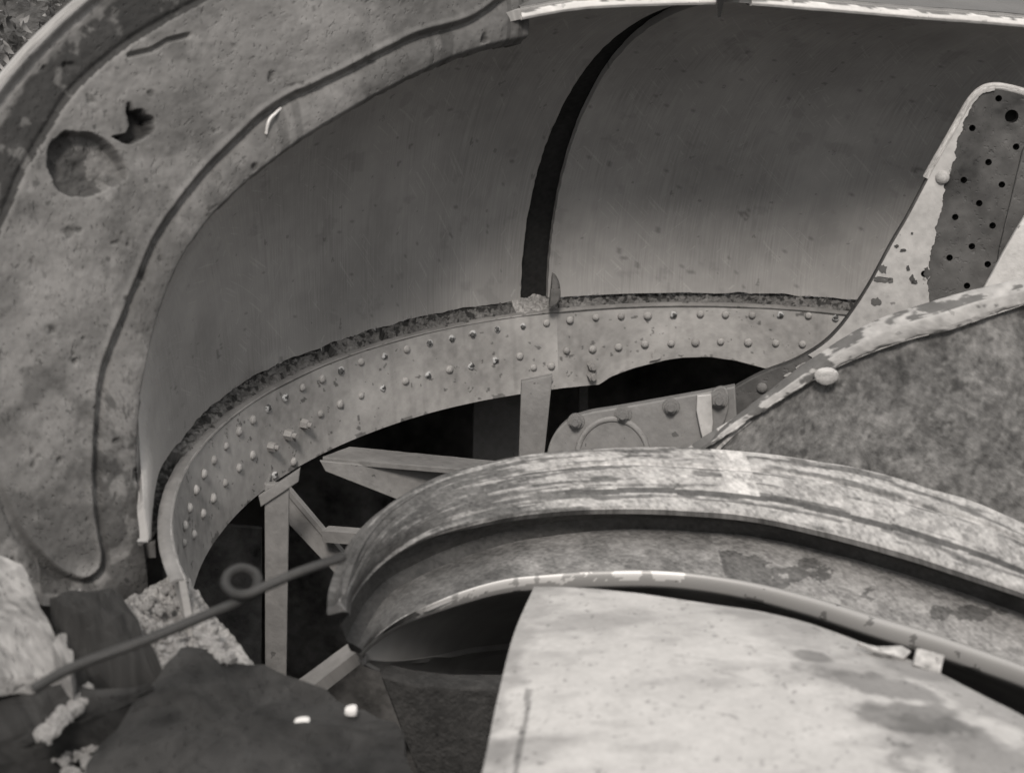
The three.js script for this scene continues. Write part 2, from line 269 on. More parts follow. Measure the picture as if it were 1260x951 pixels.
/* ------------------------------------------------------------------ riveted band with its arch, rivets and the crust on its upper edge */
{
  const t = thing('riveted_band', 'grey riveted steel band curving round the dark opening below the casing plates', 'riveted band');
  const arch = [[737, 472], [753, 463], [780, 453], [820, 443], [840, 440], [874, 439], [907, 444], [948, 455], [990, 472]].map(([x, y]) => onBand(x, y));
  const low = th => { if (th > arch[0].th) return Y2; for (let i = 0; i < arch.length - 1; i++) if (th <= arch[i].th && th >= arch[i + 1].th) { const f = (arch[i].th - th) / (arch[i].th - arch[i + 1].th); return lerp(i ? arch[i].y : Y2, arch[i + 1].y, f); } return Y2; };
  const th0 = -1.0, th1 = 1.98, thJ = onBand(686, 430).th;
  const mk = (a, b, extra) => sheet(Math.round((b - a) * 300), 70, (u, v) => { const th = lerp(a, b, u); return ringPt(th, lerp(Y1, low(th), v), -extra); }, { thick: .022, uv: .9, disp: p => .010 * (fp(p, 3, 3, 1) - .5), col: (p, u, v) => { const th = lerp(a, b, u); let g = .54 + .16 * (fp(p, 4, 4, 61) - .5); const st = fbm(th * 70, v * 1.2, 9, 4); g *= 1 - .11 * sstep(.56, .76, st); const sp = fp(p, 34, 4, 67); if (sp > .74) g *= .4; const lowE = fp(p, 18, 3, 69) + .25 * sstep(.9, 1, v); if (lowE > .84) g *= .5; return clamp(g, .06, .8); } });
  part(t, 'band_plate', mk(thJ, th1, .004), M.bandV); part(t, 'band_plate', mk(th0, thJ - .0006, 0), M.bandV);
  // narrow raised edge along the top
  part(t, 'edge_angle', sheet(300, 6, (u, v) => { const th = lerp(th0, th1, u); const a = v * Math.PI; return ringPt(th, Y1 + .010 * Math.sin(a) - .004, .052 * v - .008); }, { thick: .01, face: V(CX, 9, CZ), disp: p => .004 * (fp(p, 30, 3, 4) - .5) }), M.steel);
  { const q = onBand(806, 436), o = part(t, 'paint_flake', (() => { const s = new THREE.Shape([[-.03, -.03], [-.015, -.012], [-.018, .02], [-.004, .012], [.002, .036], [.012, .014], [.03, .002], [.026, -.016], [.008, -.024]].map(p => new THREE.Vector2(...p))); return new THREE.ExtrudeGeometry(s, { depth: .004, bevelEnabled: false }); })(), M.white, 'white flake of paint above the arch'); o.position.copy(ringPt(q.th, q.y, -.012)); o.lookAt(CX, q.y + EYE.y, CZ); }
  // rivets
  const head = new THREE.SphereGeometry(.0195, 20, 12, 0, Math.PI * 2, 0, Math.PI / 2); head.scale(1, .8, 1); head.rotateX(Math.PI / 2);
  const worn = (() => { const g = head.clone(); const p = g.attributes.position; for (let i = 0; i < p.count; i++) { const q = V(p.getX(i), p.getY(i), p.getZ(i)); q.multiplyScalar(1 - .2 * sstep(.5, .75, fp(q, 70, 2, 3))); p.setXYZ(i, q.x, q.y, q.z); } g.computeVertexNormals(); const c = []; for (let i = 0; i < p.count; i++) { const q = V(p.getX(i), p.getY(i), p.getZ(i)), w = Math.hypot(q.x - .004, q.y + .004) < .004 + .014 * fp(q, 90, 2, 3) ? .07 : .42; c.push(w, w, w); } g.setAttribute('color', new THREE.Float32BufferAttribute(c, 3)); return g; })();
  const nut = new THREE.CylinderGeometry(.021, .023, .034, 6); nut.rotateX(Math.PI / 2); nut.translate(0, 0, .017);
  const nutG = mergeGeometries([nut.toNonIndexed(), (() => { const c = new THREE.CylinderGeometry(.012, .012, .03, 12); c.rotateX(Math.PI / 2); c.translate(0, 0, .037); return c.toNonIndexed(); })()]); nutG.computeVertexNormals();
  const rows = [[261, 566], [248.5, 583], [238.6, 603], [230.6, 625], [225, 647], [224, 668], [276, 548.6], [292, 530.6], [309, 516.5], [328, 502], [349, 489], [370.6, 476.4], [395, 466], [418, 455.7], [443, 445], [472, 438], [499.5, 429.4], [527.4, 422], [555, 416], [581, 410.6], [611, 405], [643, 401], [672, 397], [701, 393.4], [733, 390], [764.3, 388.5], [797, 388], [829, 386.7], [862, 386], [893, 386.7], [926, 387.4], [961, 387], [995.4, 388], [1029, 390.5],
    [292, 575.6], [275, 594], [260, 613], [247.4, 632], [236, 658], [309, 560], [393, 508.7], [417, 497], [443, 486.5], [470, 477], [498, 468.4], [525.7, 461], [552, 454], [579, 449.7], [609, 443], [639, 438], [697, 431], [729, 429], [761, 426.7], [793.6, 423], [826, 422], [856, 421], [887, 420], [921, 421], [955, 422], [988, 423],
    [336, 584], [359.5, 568], [656, 452], [678, 450], [654, 470.6], [676, 467.6]];
  const wornAt = new Set([9, 10, 13, 15, 17, 18, 19, 20, 21, 27, 31, 33, 43, 45, 47, 48, 60].map(Number));
  const put = (geo, m, x, y, name) => { const b = onBand(x, y), o = part(t, name, geo, m); const c = ringPt(b.th, b.y, -.004); o.position.copy(c); o.lookAt(CX, c.y, CZ); o.rotateZ(rnd() * 6); const s = .9 + .2 * rnd(); o.scale.set(s, s, s); return o; };
  rows.forEach(([x, y], i) => put(wornAt.has(i) ? worn : head, wornAt.has(i) ? M.rivetV : i % 5 ? M.band : M.rivet, x, y, 'rivet'));
  for (const [x, y] of [[330, 549], [351, 534], [371, 521], [727, 448.4], [727, 461]]) put(nutG, M.rivet, x, y, 'bolt');
  // crust of old filler between band and casing, broken into lengths
  const crust = (x0, x1, m, lift, seedN) => {
    const a = onBand(x0, 0.0 + 400).th; };
  const thAt = (x, y) => { const q = onY(x, y, Y1); return Math.atan2(CX - q.x, CZ - q.z); };
  const lengths = [[1075, 379, 692, 382, M.crust, .032], [690, 382, 640, 389.5, M.mortar, .05], [640, 389.5, 482, 418.5, M.crust, .042], [474, 421, 419, 438.5, M.crust, .055], [411, 441.5, 300, 497, M.crust, .036], [300, 497, 236, 562, M.crust, .03]];
  for (const [xa, ya, xb, yb, m, hgt] of lengths) {
    const a = thAt(xa, ya), b = thAt(xb, yb);
    const g = sheet(Math.max(10, Math.round(Math.abs(b - a) * 520)), 26, (u, v) => { const th = lerp(a, b, u); const w = .012 + .115 * v; const y = Y1 - .004 + hgt * Math.sin(Math.min(1, v * 1.25) * Math.PI / 2); return ringPt(th, y, 0).add(V(-Math.sin(th) * w, 0, -Math.cos(th) * w)); },
      { thick: .06, uv: 1.6, face: V(CX, 8, CZ), disp: (p, u, v) => .02 * (fp(p, 18, 4, 3) - .5) + .04 * (fp(p, 48, 4, 9) - .5) + (v > .6 ? .025 * (fp(p, 40, 3, 19) - .45) : 0), col: (p, u, v) => { const n = fp(p, 46, 4, 29); let c = m === M.mortar ? .5 : .23; if (m === M.crust && n + .25 * (v - .5) > .54) c = .06; return c * (.7 + .6 * fp(p, 20, 3, 2)); } });
    part(t, 'filler_crust', g, M.crustV, m === M.mortar ? 'pale lump of filler at the joint' : undefined);
  }
  // ragged dark rim of the crevice on the left
  const a = thAt(330, 480), b = 1.74;
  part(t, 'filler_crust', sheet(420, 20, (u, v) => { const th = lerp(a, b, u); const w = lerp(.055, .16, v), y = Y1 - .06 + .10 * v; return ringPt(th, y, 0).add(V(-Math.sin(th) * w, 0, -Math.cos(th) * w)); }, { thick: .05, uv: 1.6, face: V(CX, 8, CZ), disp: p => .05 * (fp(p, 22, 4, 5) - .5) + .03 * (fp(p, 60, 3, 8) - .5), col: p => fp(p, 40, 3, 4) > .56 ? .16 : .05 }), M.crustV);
  base(t);
}

/* ------------------------------------------------------------------ cast flange in the left foreground */
{
  const t = thing('cast_flange', 'large pitted cast flange sweeping up the left, with a round hollow and a jagged hole', 'cast flange');
  const ed = [[647, -320, 647, 52], [610, -300, 606, 60], [560, -270, 545, 80], [440, -200, 450, 128], [300, -125, 353, 188], [190, -66, 270, 260], [105, 0, 222, 325], [50, 50, 194, 398], [0, 107, 178, 470], [-50, 185, 171, 536], [-90, 280, 171, 580], [-112, 420, 174, 630], [-115, 560, 183, 690], [-105, 740, 190, 748]];
  const F = frame(FL), N = 440, A = spline(ed.map(p => onPl(p[0], p[1], FL)), N, true), I = spline(ed.map(p => onPl(p[2], p[3], FL)), N, true);
  const to = (x, y) => to2(onPl(x, y, FL), F);
  const panel = px2([[760, -140], [700, -60], [620, -8], [575, 24], [508, 44], [400, 98], [337, 128], [269, 188], [229, 232], [188, 289], [165, 340], [138, 408], [121, 458], [114, 515], [111, 569], [112, 620], [117, 655], [123, 682], [120, 700], [108, 710], [94, 713], [78, 708], [62, 698], [44, 680], [22, 650], [8, 615], [-3, 580], [-30, 490], [-36, 420], [-25, 350], [0, 286], [27, 219], [60, 161], [94, 111], [145, 67], [202, 30], [256, 0], [420, -90], [600, -170]], 260).map(p => to(p.x, p.y));
  const sd = (q, poly) => { let d = 1e9, ins = false; for (let i = 0, j = poly.length - 1; i < poly.length; j = i++) { const a = poly[j], b = poly[i], ex = b.x - a.x, ey = b.y - a.y, h = clamp(((q.x - a.x) * ex + (q.y - a.y) * ey) / (ex * ex + ey * ey + 1e-12), 0, 1); d = Math.min(d, (q.x - a.x - ex * h) ** 2 + (q.y - a.y - ey * h) ** 2); if ((a.y > q.y) !== (b.y > q.y) && q.x < ex * (q.y - a.y) / ey + a.x) ins = !ins; } return ins ? Math.sqrt(d) : -Math.sqrt(d); };
  const hol = px2([[60, 170], [78, 162], [110, 163], [135, 178], [150, 200], [148, 222], [128, 232], [100, 244], [80, 236], [60, 214], [57, 192], [60, 170]], 60).map(p => to(p.x, p.y));
  const jag = [[157, 126], [161, 137], [171, 136], [184, 148], [185, 163], [173, 170], [158, 178], [148, 176], [136, 168], [152, 166], [158, 156], [155, 142]].map(p => to(...p));
  const crack = [[158, 68], [185, 62], [205, 50], [229, 44]].map(p => to(...p));
  const info = new Map();
  const dIn = (p, v, u) => { const x = u * N, i = Math.min(N - 1, Math.floor(x)); return A[i].distanceTo(I[i]) * (1 - v); };
  const meta = p => { const k = p.x.toFixed(4) + p.y.toFixed(4) + p.z.toFixed(4); let m = info.get(k); if (!m) { const q = to2(p, F); m = { q, pan: sd(q, panel) + .010 * (fp(p, 9, 3, 71) - .5), hol: sd(q, hol) + .045 * (fp(p, 16, 4, 81) - .5), jag: sd(q, jag) + .012 * (fp(p, 24, 3, 83) - .5) }; info.set(k, m); } return m; };
  const segD = (q, pl) => { let d = 1e9; for (let i = 0; i < pl.length - 1; i++) { const a = pl[i], b = pl[i + 1], ex = b.x - a.x, ey = b.y - a.y, h = clamp(((q.x - a.x) * ex + (q.y - a.y) * ey) / (ex * ex + ey * ey + 1e-12), 0, 1); d = Math.min(d, Math.hypot(q.x - a.x - ex * h, q.y - a.y - ey * h)); } return d; };
  const g = sheet(N, 230, (u, v) => { const x = u * N, i = Math.min(N - 1, Math.floor(x)), f = x - i; const a = A[i].clone().lerp(A[i + 1], f), b = I[i].clone().lerp(I[i + 1], f); const p = a.lerp(b, v); if (v > .99) { p.x += .012 * (fp(p, 18, 3) - .5); p.y += .012 * (fp(p, 18, 3, 4) - .5); } return p; }, {
    thick: .12, uv: 1.1,
    disp: (p, u, v) => {
      const m = meta(p); let h = 0;
      const inn = sstep(.35, .6, v); if (v > .5 && m.pan < 0) { const d = dIn(p, v, u), t = -m.pan / (-m.pan + d + 1e-6); h += .020 * Math.sin(Math.PI * clamp(t, 0, 1)) ** .6; } h += lerp(.010, .030, inn) * sstep(-.010, .010, m.pan) + .009 * inn * Math.exp(-(((m.pan - .015) / .010) ** 2));
      h -= .010 * Math.exp(-(((m.pan + .016) / .011) ** 2));
      h += .03 * sstep(.035, .0, v) * (1 - .0) ;                                    // rounded bead along the outer edge
      h -= .03 * sstep(.97, 1, v) ** 2;
      h += .012 * (fp(p, 3, 4, 1) - .5) + .014 * (fp(p, 13, 4, 7) - .5) + .005 * (fp(p, 45, 3, 3) - .5);
      const pit = fp(p, 17, 3, 33); if (pit > .75) h -= .12 * (pit - .75);
      h -= sstep(-.004, .012, m.hol) * (.05 + .05 * (fp(p, 20, 4, 8) - .4) + .03 * sstep(0, .16, m.hol) * (fp(p, 7, 2, 3)));
      h -= sstep(-.003, .008, m.jag) * .085;
      const c = segD(m.q, crack); h -= .02 * sstep(.012, .003, c);
      return h;
    },
    col: (p, u, v) => {
      const m = meta(p); let g = .165 + .10 * (fp(p, 4, 5, 3) - .5) + .06 * (fp(p, 24, 4, 6) - .5) + .03 * (fp(p, 70, 2, 16) - .5);
      const pale = fp(p, 6.5, 4, 15); g += .04 * sstep(.50, .66, pale);
      const pit = fp(p, 17, 3, 33); if (pit > .80) g *= .6;
      const spot = fp(p, 30, 2, 51); if (spot > .84) g *= .5;
      if (m.pan < 0 && v < .5) {                                                        // dark staining on the outer rim, with ragged edges
        const e = fp(p, 11, 4, 19); const k = sstep(.045, .07, v + .10 * (e - .5)) * (1 - sstep(.0, -.035, -m.pan - .035) * 0) ; if (u < .78) g *= lerp(1, .20 + .5 * sstep(.60, .70, fp(p, 22, 4, 44)), k);
        if (v < .05) g *= 1.35;
      }
      if (m.pan < -.01 && v > .5) { const s = fp(p, 14, 4, 61); if (u > .70 && u < .99) g *= 1 - .55 * sstep(.47, .6, s + .2 * sstep(.86, .97, u)); const drip = fbm(u * 60, 1, 3, 2); if (u < .35 && drip > .66) g *= .68; }
      if (m.hol > 0) { const c = to(104, 205), d = (m.q.x - c.x) * .9 + (m.q.y - c.y) * .35 + .16 * (fp(p, 14, 4, 5) - .5); g *= d > .02 ? .85 + .5 * (fp(p, 40, 3, 6) - .5) : .26 + .2 * fp(p, 22, 3, 3); } if (m.jag > 0) g *= .3;  // recess shade painted in: dark side of the hollow and the jagged hole
      { const b = fp(p, 2.6, 5, 113), k = sstep(.54, .60, b + .1 * (fp(p, 20, 3, 7) - .5)); g *= 1 - .30 * k; } g *= 1 - .42 * sstep(.52, .64, fp(p, 7, 5, 77) - .16 * (1 - sstep(.68, .92, u)) + .07 * sstep(.86, .97, u));
      return clamp(g, .03, .8);
    },
  });
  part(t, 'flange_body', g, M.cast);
  // plain end of the flange and a rounded outer edge
  part(t, 'outer_bead', tube(ed.map(p => onPl(p[0], p[1], FL).addScaledVector(FL.n, -.03)), .024, 240), mat(.5, { map: T.grit, bs: .004 }), 'outer edge coloured pale as if catching the sky');  // painted highlight: bead coloured paler than the casting where it catches the sky
  base(t);
  const h = onPl(324, 165, FL).addScaledVector(FL.n, .02);
  solo('wire_hook', tube([onPl(345, 133, FL), onPl(333, 141, FL).addScaledVector(FL.n, .03), onPl(327, 146, FL).addScaledVector(FL.n, .036), onPl(324, 152, FL).addScaledVector(FL.n, .036), h], .0055, 30), mat(.75, { rough: .5 }), 'short white wire hook on the inner lip of the cast flange', 'wire hook');
}

/* ------------------------------------------------------------------ framework under the band */
const FW = plane(at(340, 640, 6.05), V(.06, 0, 1));
{
  const chips = (out, pl, th, o) => shapeIt(plate(out, pl, th, o));
  const p1 = thing('steel_post', 'tall grey steel post in the dark opening, behind the looped rod', 'post');
  part(p1, 'post_web', chips([[325, 596], [355.5, 596], [350, 1000], [327, 1000]], FW, .02), M.steel);
  part(p1, 'post_flange', bar(onPl(327, 598, FW).add(V(0, 0, -.06)), onPl(328, 995, FW).add(V(0, 0, -.06)), .012, .11, V(0, 0, 1)), M.steel);
  part(p1, 'head_plate', chips([[317.5, 611], [369, 577], [367, 593], [356, 600.5], [320.5, 624]], plane(FW.p.clone().add(V(0, 0, .012)), FW.n), .012), M.steel);
  base(p1);
  const B = plane(at(390, 640, 6.35), V(-.1, .1, 1));
  const br = thing('diagonal_brace', 'dark slanting brace beside the tall post', 'brace');
  part(br, 'brace_plate', chips([[350, 600], [358, 603], [430, 690], [425, 720], [350, 640]], B, .015), M.steel);
  part(br, 'brace_edge', bar(onPl(354, 602, B), onPl(432, 694, B), .03, .02), M.steel); base(br);
  const lg = thing('ledge_bar', 'short grey ledge bar ending at the moulded ring, beside the diagonal brace', 'bar');
  part(lg, 'bar_top', bar(at(401, 657, 6.3), at(480, 663, 6.15), .055, .05), M.steel); base(lg);
  const ub = thing('cross_bar', 'long grey cross bar just under the riveted band', 'bar');
  part(ub, 'bar_top', (() => { const a = [at(397, 562, 6.5), at(430, 549.5, 6.75)], b = [at(640, 583, 6.25), at(640, 570, 6.5)]; return sheet(30, 6, (u, v) => a[0].clone().lerp(b[0], u).lerp(a[1].clone().lerp(b[1], u), v), { thick: .022, face: V(0, 12, -5), disp: p => .004 * (fp(p, 20, 3) - .5) }); })(), M.steel);
  part(ub, 'bar_front', bar(at(398, 566, 6.495), at(640, 586, 6.245), .012, .02), M.steel);
  const GP = plane(at(500, 585, 6.45), V(0, .12, 1));
  part(ub, 'gusset', chips([[393, 567], [640, 590], [640, 640], [548, 620], [489, 615], [400, 580]], GP, .012), M.steel); base(ub);
  const P2 = plane(at(660, 520, 6.75), V(.04, 0, 1));
  const p2 = thing('steel_post', 'short pale chipped post under the band, beside the bolted plate', 'post');
  part(p2, 'post_web', chips([[641.5, 470], [680, 462], [667, 590], [637.5, 590]], P2, .025), M.steel); base(p2);
  const P3 = plane(at(610, 530, 8.3), V(.1, 0, 1));
  const p3 = thing('steel_post', 'dark post just left of the short pale post', 'post');
  part(p3, 'post_web', chips([[583, 470], [645, 460], [642, 640], [580, 640]], P3, .02), M.steel); base(p3);
  const p4 = thing('steel_post', 'thin dark post in the gap between band and bolted plate', 'post');
  part(p4, 'post_web', chips([[713, 462], [724, 460], [723, 540], [712, 540]], plane(at(718, 490, 8.6), V(0, 0, 1)), .03), M.steel); base(p4);
  const bb = thing('slanting_bar', 'grey slanting bar low in the dark opening under the moulded ring tip', 'bar');
  part(bb, 'bar_top', (() => { const a = [at(359, 842, 5.55), at(383, 845, 5.48)], b = [at(444, 780, 5.62), at(448, 795, 5.55)]; return sheet(20, 4, (u, v) => a[0].clone().lerp(b[0], u).lerp(a[1].clone().lerp(b[1], u), v), { thick: .05, face: V(0, 12, -5), disp: p => .004 * (fp(p, 20, 3) - .5) }); })(), M.steel); base(bb);
  const DP = plane(at(290, 720, 7.6), V(.35, 0, 1));
  solo('pit_board', chips([[200, 640], [322, 650], [322, 960], [200, 960]], DP, .02), M.dark, 'dark flat panel in the opening, left of the tall post', 'panel');
  const D2 = plane(at(450, 650, 8.9), V(0, 0, 1));
  solo('pit_board', chips([[340, 560], [560, 560], [560, 900], [340, 900]], D2, .02), M.dark, 'dark rough panel at the back of the opening, right of the tall post', 'panel');
}

/* ------------------------------------------------------------------ bolted plate, white plates, rusty disc */
const BP = plane(at(790, 520, 6.35), V(-.12, .22, .95));
{
  const t = thing('bolted_plate', 'grey plate with rounded corner and hex bolts, between riveted band and moulded ring', 'bolted plate');
  const front = px2([[668, 600], [671, 575], [674, 553], [680, 537], [690, 524], [704, 514], [724, 507.5], [760, 501.5], [820, 491], [870, 482], [905, 475]], 60).map(p => [p.x, p.y]);
  part(t, 'plate_body', shapeIt(plate([...front, [912, 600]], BP, .075, { bevel: .008 })), M.plategrey);
  const arc = []; for (let i = 0; i <= 24; i++) { const a = Math.PI * (1.02 - 1.04 * i / 24); arc.push(onPl(754 + 43 * Math.cos(a), 560 - 44 * Math.sin(a), BP)); }
  const boss = px2([...Array(25).keys()].map(i => { const a = Math.PI * (1.02 - 1.04 * i / 24); return [754 + 40 * Math.cos(a), 560 - 41 * Math.sin(a)]; }), 40).map(p => [p.x, p.y]);
  part(t, 'raised_arc', (() => { const gs = tube(arc, .013, 60); return gs; })(), mat(.34, { map: T.paint }));
  part(t, 'boss', shapeIt(plate([...boss, [794, 600], [714, 600]], BP, .02, { lift: .006 })), M.plategrey);
  const hex = new THREE.CylinderGeometry(.026, .026, .026, 6); hex.rotateX(Math.PI / 2); hex.translate(0, 0, .02);
  const wash = new THREE.CylinderGeometry(.034, .036, .008, 20); wash.rotateX(Math.PI / 2); wash.translate(0, 0, .004);
  const stub = new THREE.CylinderGeometry(.015, .016, .03, 12); stub.rotateX(Math.PI / 2); stub.translate(0, 0, .035);
  const hg = shapeIt(mergeGeometries([hex, wash, stub]), 30);
  for (const [x, y] of [[709, 518.5], [767, 510], [826, 500.5]]) { const o = part(t, 'hex_bolt', hg, M.bolt); o.position.copy(onPl(x, y, BP)); o.lookAt(o.position.clone().add(BP.n)); o.rotateZ(rnd() * 3); }
  const WS = plane(BP.p.clone().addScaledVector(BP.n, .03), BP.n);
  part(t, 'white_bracket', shapeIt(plate([[858, 487], [875.5, 485], [877.5, 520], [876, 538], [867, 548], [862, 530], [857, 505]], WS, .03)), M.white, 'white painted bracket strip');
  const lug = px2([[872, 520], [872, 494], [880, 478], [892, 476], [897, 487], [896, 505], [888, 528], [880, 545]], 30).map(p => [p.x, p.y]);
  part(t, 'lug', shapeIt(plate(lug, plane(BP.p.clone().addScaledVector(BP.n, .016), BP.n), .02, { bevel: .006 })), M.plategrey);
  const o = part(t, 'hex_bolt', hg, M.bolt); o.position.copy(onPl(885, 491, BP)).addScaledVector(BP.n, .014); o.lookAt(o.position.clone().add(BP.n)); o.scale.setScalar(1.1);
  base(t);
}
const WP = plane(at(1130, 270, 6.55), V(-.18, .10, .97));
{
  const t = thing('perforated_plate', 'tall upright steel plate, half white paint and half bare, with bolt holes', 'perforated plate');
  const edge = px2([[906, 476], [930, 463], [948, 455], [975, 445], [1008, 426], [1028, 408], [1049, 381], [1069, 350], [1096, 300], [1116, 266], [1143, 215], [1177, 155], [1190, 132], [1200, 118], [1212, 109], [1226, 106.5], [1244, 109], [1262, 114], [1300, 124]], 110).map(p => [p.x, p.y]);
  const holes = [[1229.5, 121], [1197, 157.5], [1251, 180.5], [1217, 199.5], [1186.5, 221.5], [1233.5, 227], [1205.5, 250], [1176, 267], [1222, 277.5], [1196.5, 303], [1169, 317], [1216, 325], [1190.5, 351.5], [1138, 337]].map(h => [...h, .0195]); holes.push([1245.5, 143, .033]);
  part(t, 'plate_body', shapeIt(plate([...edge, [1300, 560], [880, 560], [885, 500]], WP, .05, { holes, bevel: .006 })), M.bare, 'bare rusty steel with rows of bolt holes');
  part(t, 'hole_dark_sheet', shapeIt(plate([[1150, 300], [1177, 190], [1205, 118], [1250, 116], [1300, 130], [1300, 420], [1120, 420], [1128, 340]], plane(WP.p.clone().addScaledVector(WP.n, -.062), WP.n), .01)), M.black);  // black sheet added behind the holes so they look deep and shaded
  const jag = []; const jx = [[1226, 111], [1207, 116], [1197, 130], [1187, 146], [1182, 165], [1177, 186], [1171, 206], [1163, 232], [1157, 258], [1152, 285], [1147, 310], [1143, 328], [1143, 352], [1145, 400]];
  const jc = px2(jx, 170); jc.forEach((p, i) => jag.push([p.x + 4 * (fbm(i * .21, 2, 1, 4) - .5) * 2 + 1.2 * (rnd() - .5), p.y + .6 * (rnd() - .5)]));
  const inset = edge.filter(([x]) => x > 990 && x < 1224).map(([x, y]) => [x + 2.2, y + 1]);
  part(t, 'paint_coat', shapeIt(plate([...inset, ...jag, [1145, 470], [985, 470], [1000, 440]], plane(WP.p.clone().addScaledVector(WP.n, .009), WP.n), .004, { bevel: .0012, holes: [[1138, 337, .016]] })), M.white, 'thick white paint with a flaking edge');
  const edgeTop = edge.filter(([x, y]) => x > 1140).map(([x, y]) => onPl(x, y, WP).addScaledVector(WP.n, -.012));
  part(t, 'edge_bead', tube(edgeTop, .017, 90), mat(.85, { map: T.grit }), 'white bead along the plate edge');
  const head = new THREE.SphereGeometry(.03, 18, 10, 0, Math.PI * 2, 0, Math.PI / 2); head.scale(1, .8, 1); head.rotateX(Math.PI / 2);
  for (const [x, y, s] of [[1160, 218, 1]]) { const o = part(t, 'rivet', head, M.white); o.position.copy(onPl(x, y, WP)).addScaledVector(WP.n, .006); o.lookAt(o.position.clone().add(WP.n)); }
  const small = part(t, 'rivet', head, M.bolt); small.position.copy(onPl(938, 477, WP)).addScaledVector(WP.n, .002); small.lookAt(small.position.clone().add(WP.n)); small.scale.setScalar(.8);
  part(t, 'overlap_strip', shapeIt(plate([[1259, 185], [1300, 120], [1300, 420], [1212, 420], [1231, 303]], plane(WP.p.clone().addScaledVector(WP.n, .02), WP.n), .02)), M.bare);
  // scraps of paint left on the foot
  for (let i = 0; i < 16; i++) { const x = 955 + rnd() * 75, y = 482 - (x - 930) * .52 + rnd() * 16 - 4, r = 1.5 + rnd() * 4, o = []; for (let k = 0; k < 8; k++) { const a = k / 8 * 6.283; o.push([x + r * 1.9 * Math.cos(a) * (.6 + .6 * rnd()), y - r * .9 * Math.cos(a) + r * .7 * Math.sin(a) * (.6 + .6 * rnd())]); } part(t, 'paint_scrap', plate(o, plane(WP.p.clone().addScaledVector(WP.n, .008), WP.n), .003, { bevel: 0 }), M.white); }
  for (const [x, y, rx, ry] of [[1087, 331, 5, 6], [1086, 344, 13, 3.5], [1118, 330, 2.5, 4], [1079, 371, 6, 5], [1123, 343, 3, 5], [1141, 336, 4, 7], [1104, 303, 3, 2], [1112, 308, 4, 2], [1126, 347, 4, 3], [1096, 345, 4, 3], [1123, 287, 1.5, 1.5]]) { const o = []; for (let k = 0; k < 14; k++) { const a = k / 14 * 6.283, q = .65 + .6 * rnd(); o.push([x + rx * q * Math.cos(a), y + ry * q * Math.sin(a)]); } part(t, 'rust_patch', plate(o, plane(WP.p.clone().addScaledVector(WP.n, .012), WP.n), .002, { bevel: 0 }), M.bare); }
  base(t);
  const s = plane(at(1240, 320, 6.3), V(-.2, .2, .95));
  const cv = px2([[1196, 400], [1208, 362], [1222, 335], [1240, 302], [1264, 262], [1300, 210]], 30).map(p => [p.x, p.y]);
  solo('white_plate', shapeIt(plate([...cv, [1330, 210], [1330, 420]], s, .03, { bevel: .006 })), mat(.7, { map: T.paint }), 'narrow white plate corner at the right edge, in front of the bolt holes', 'plate');
}
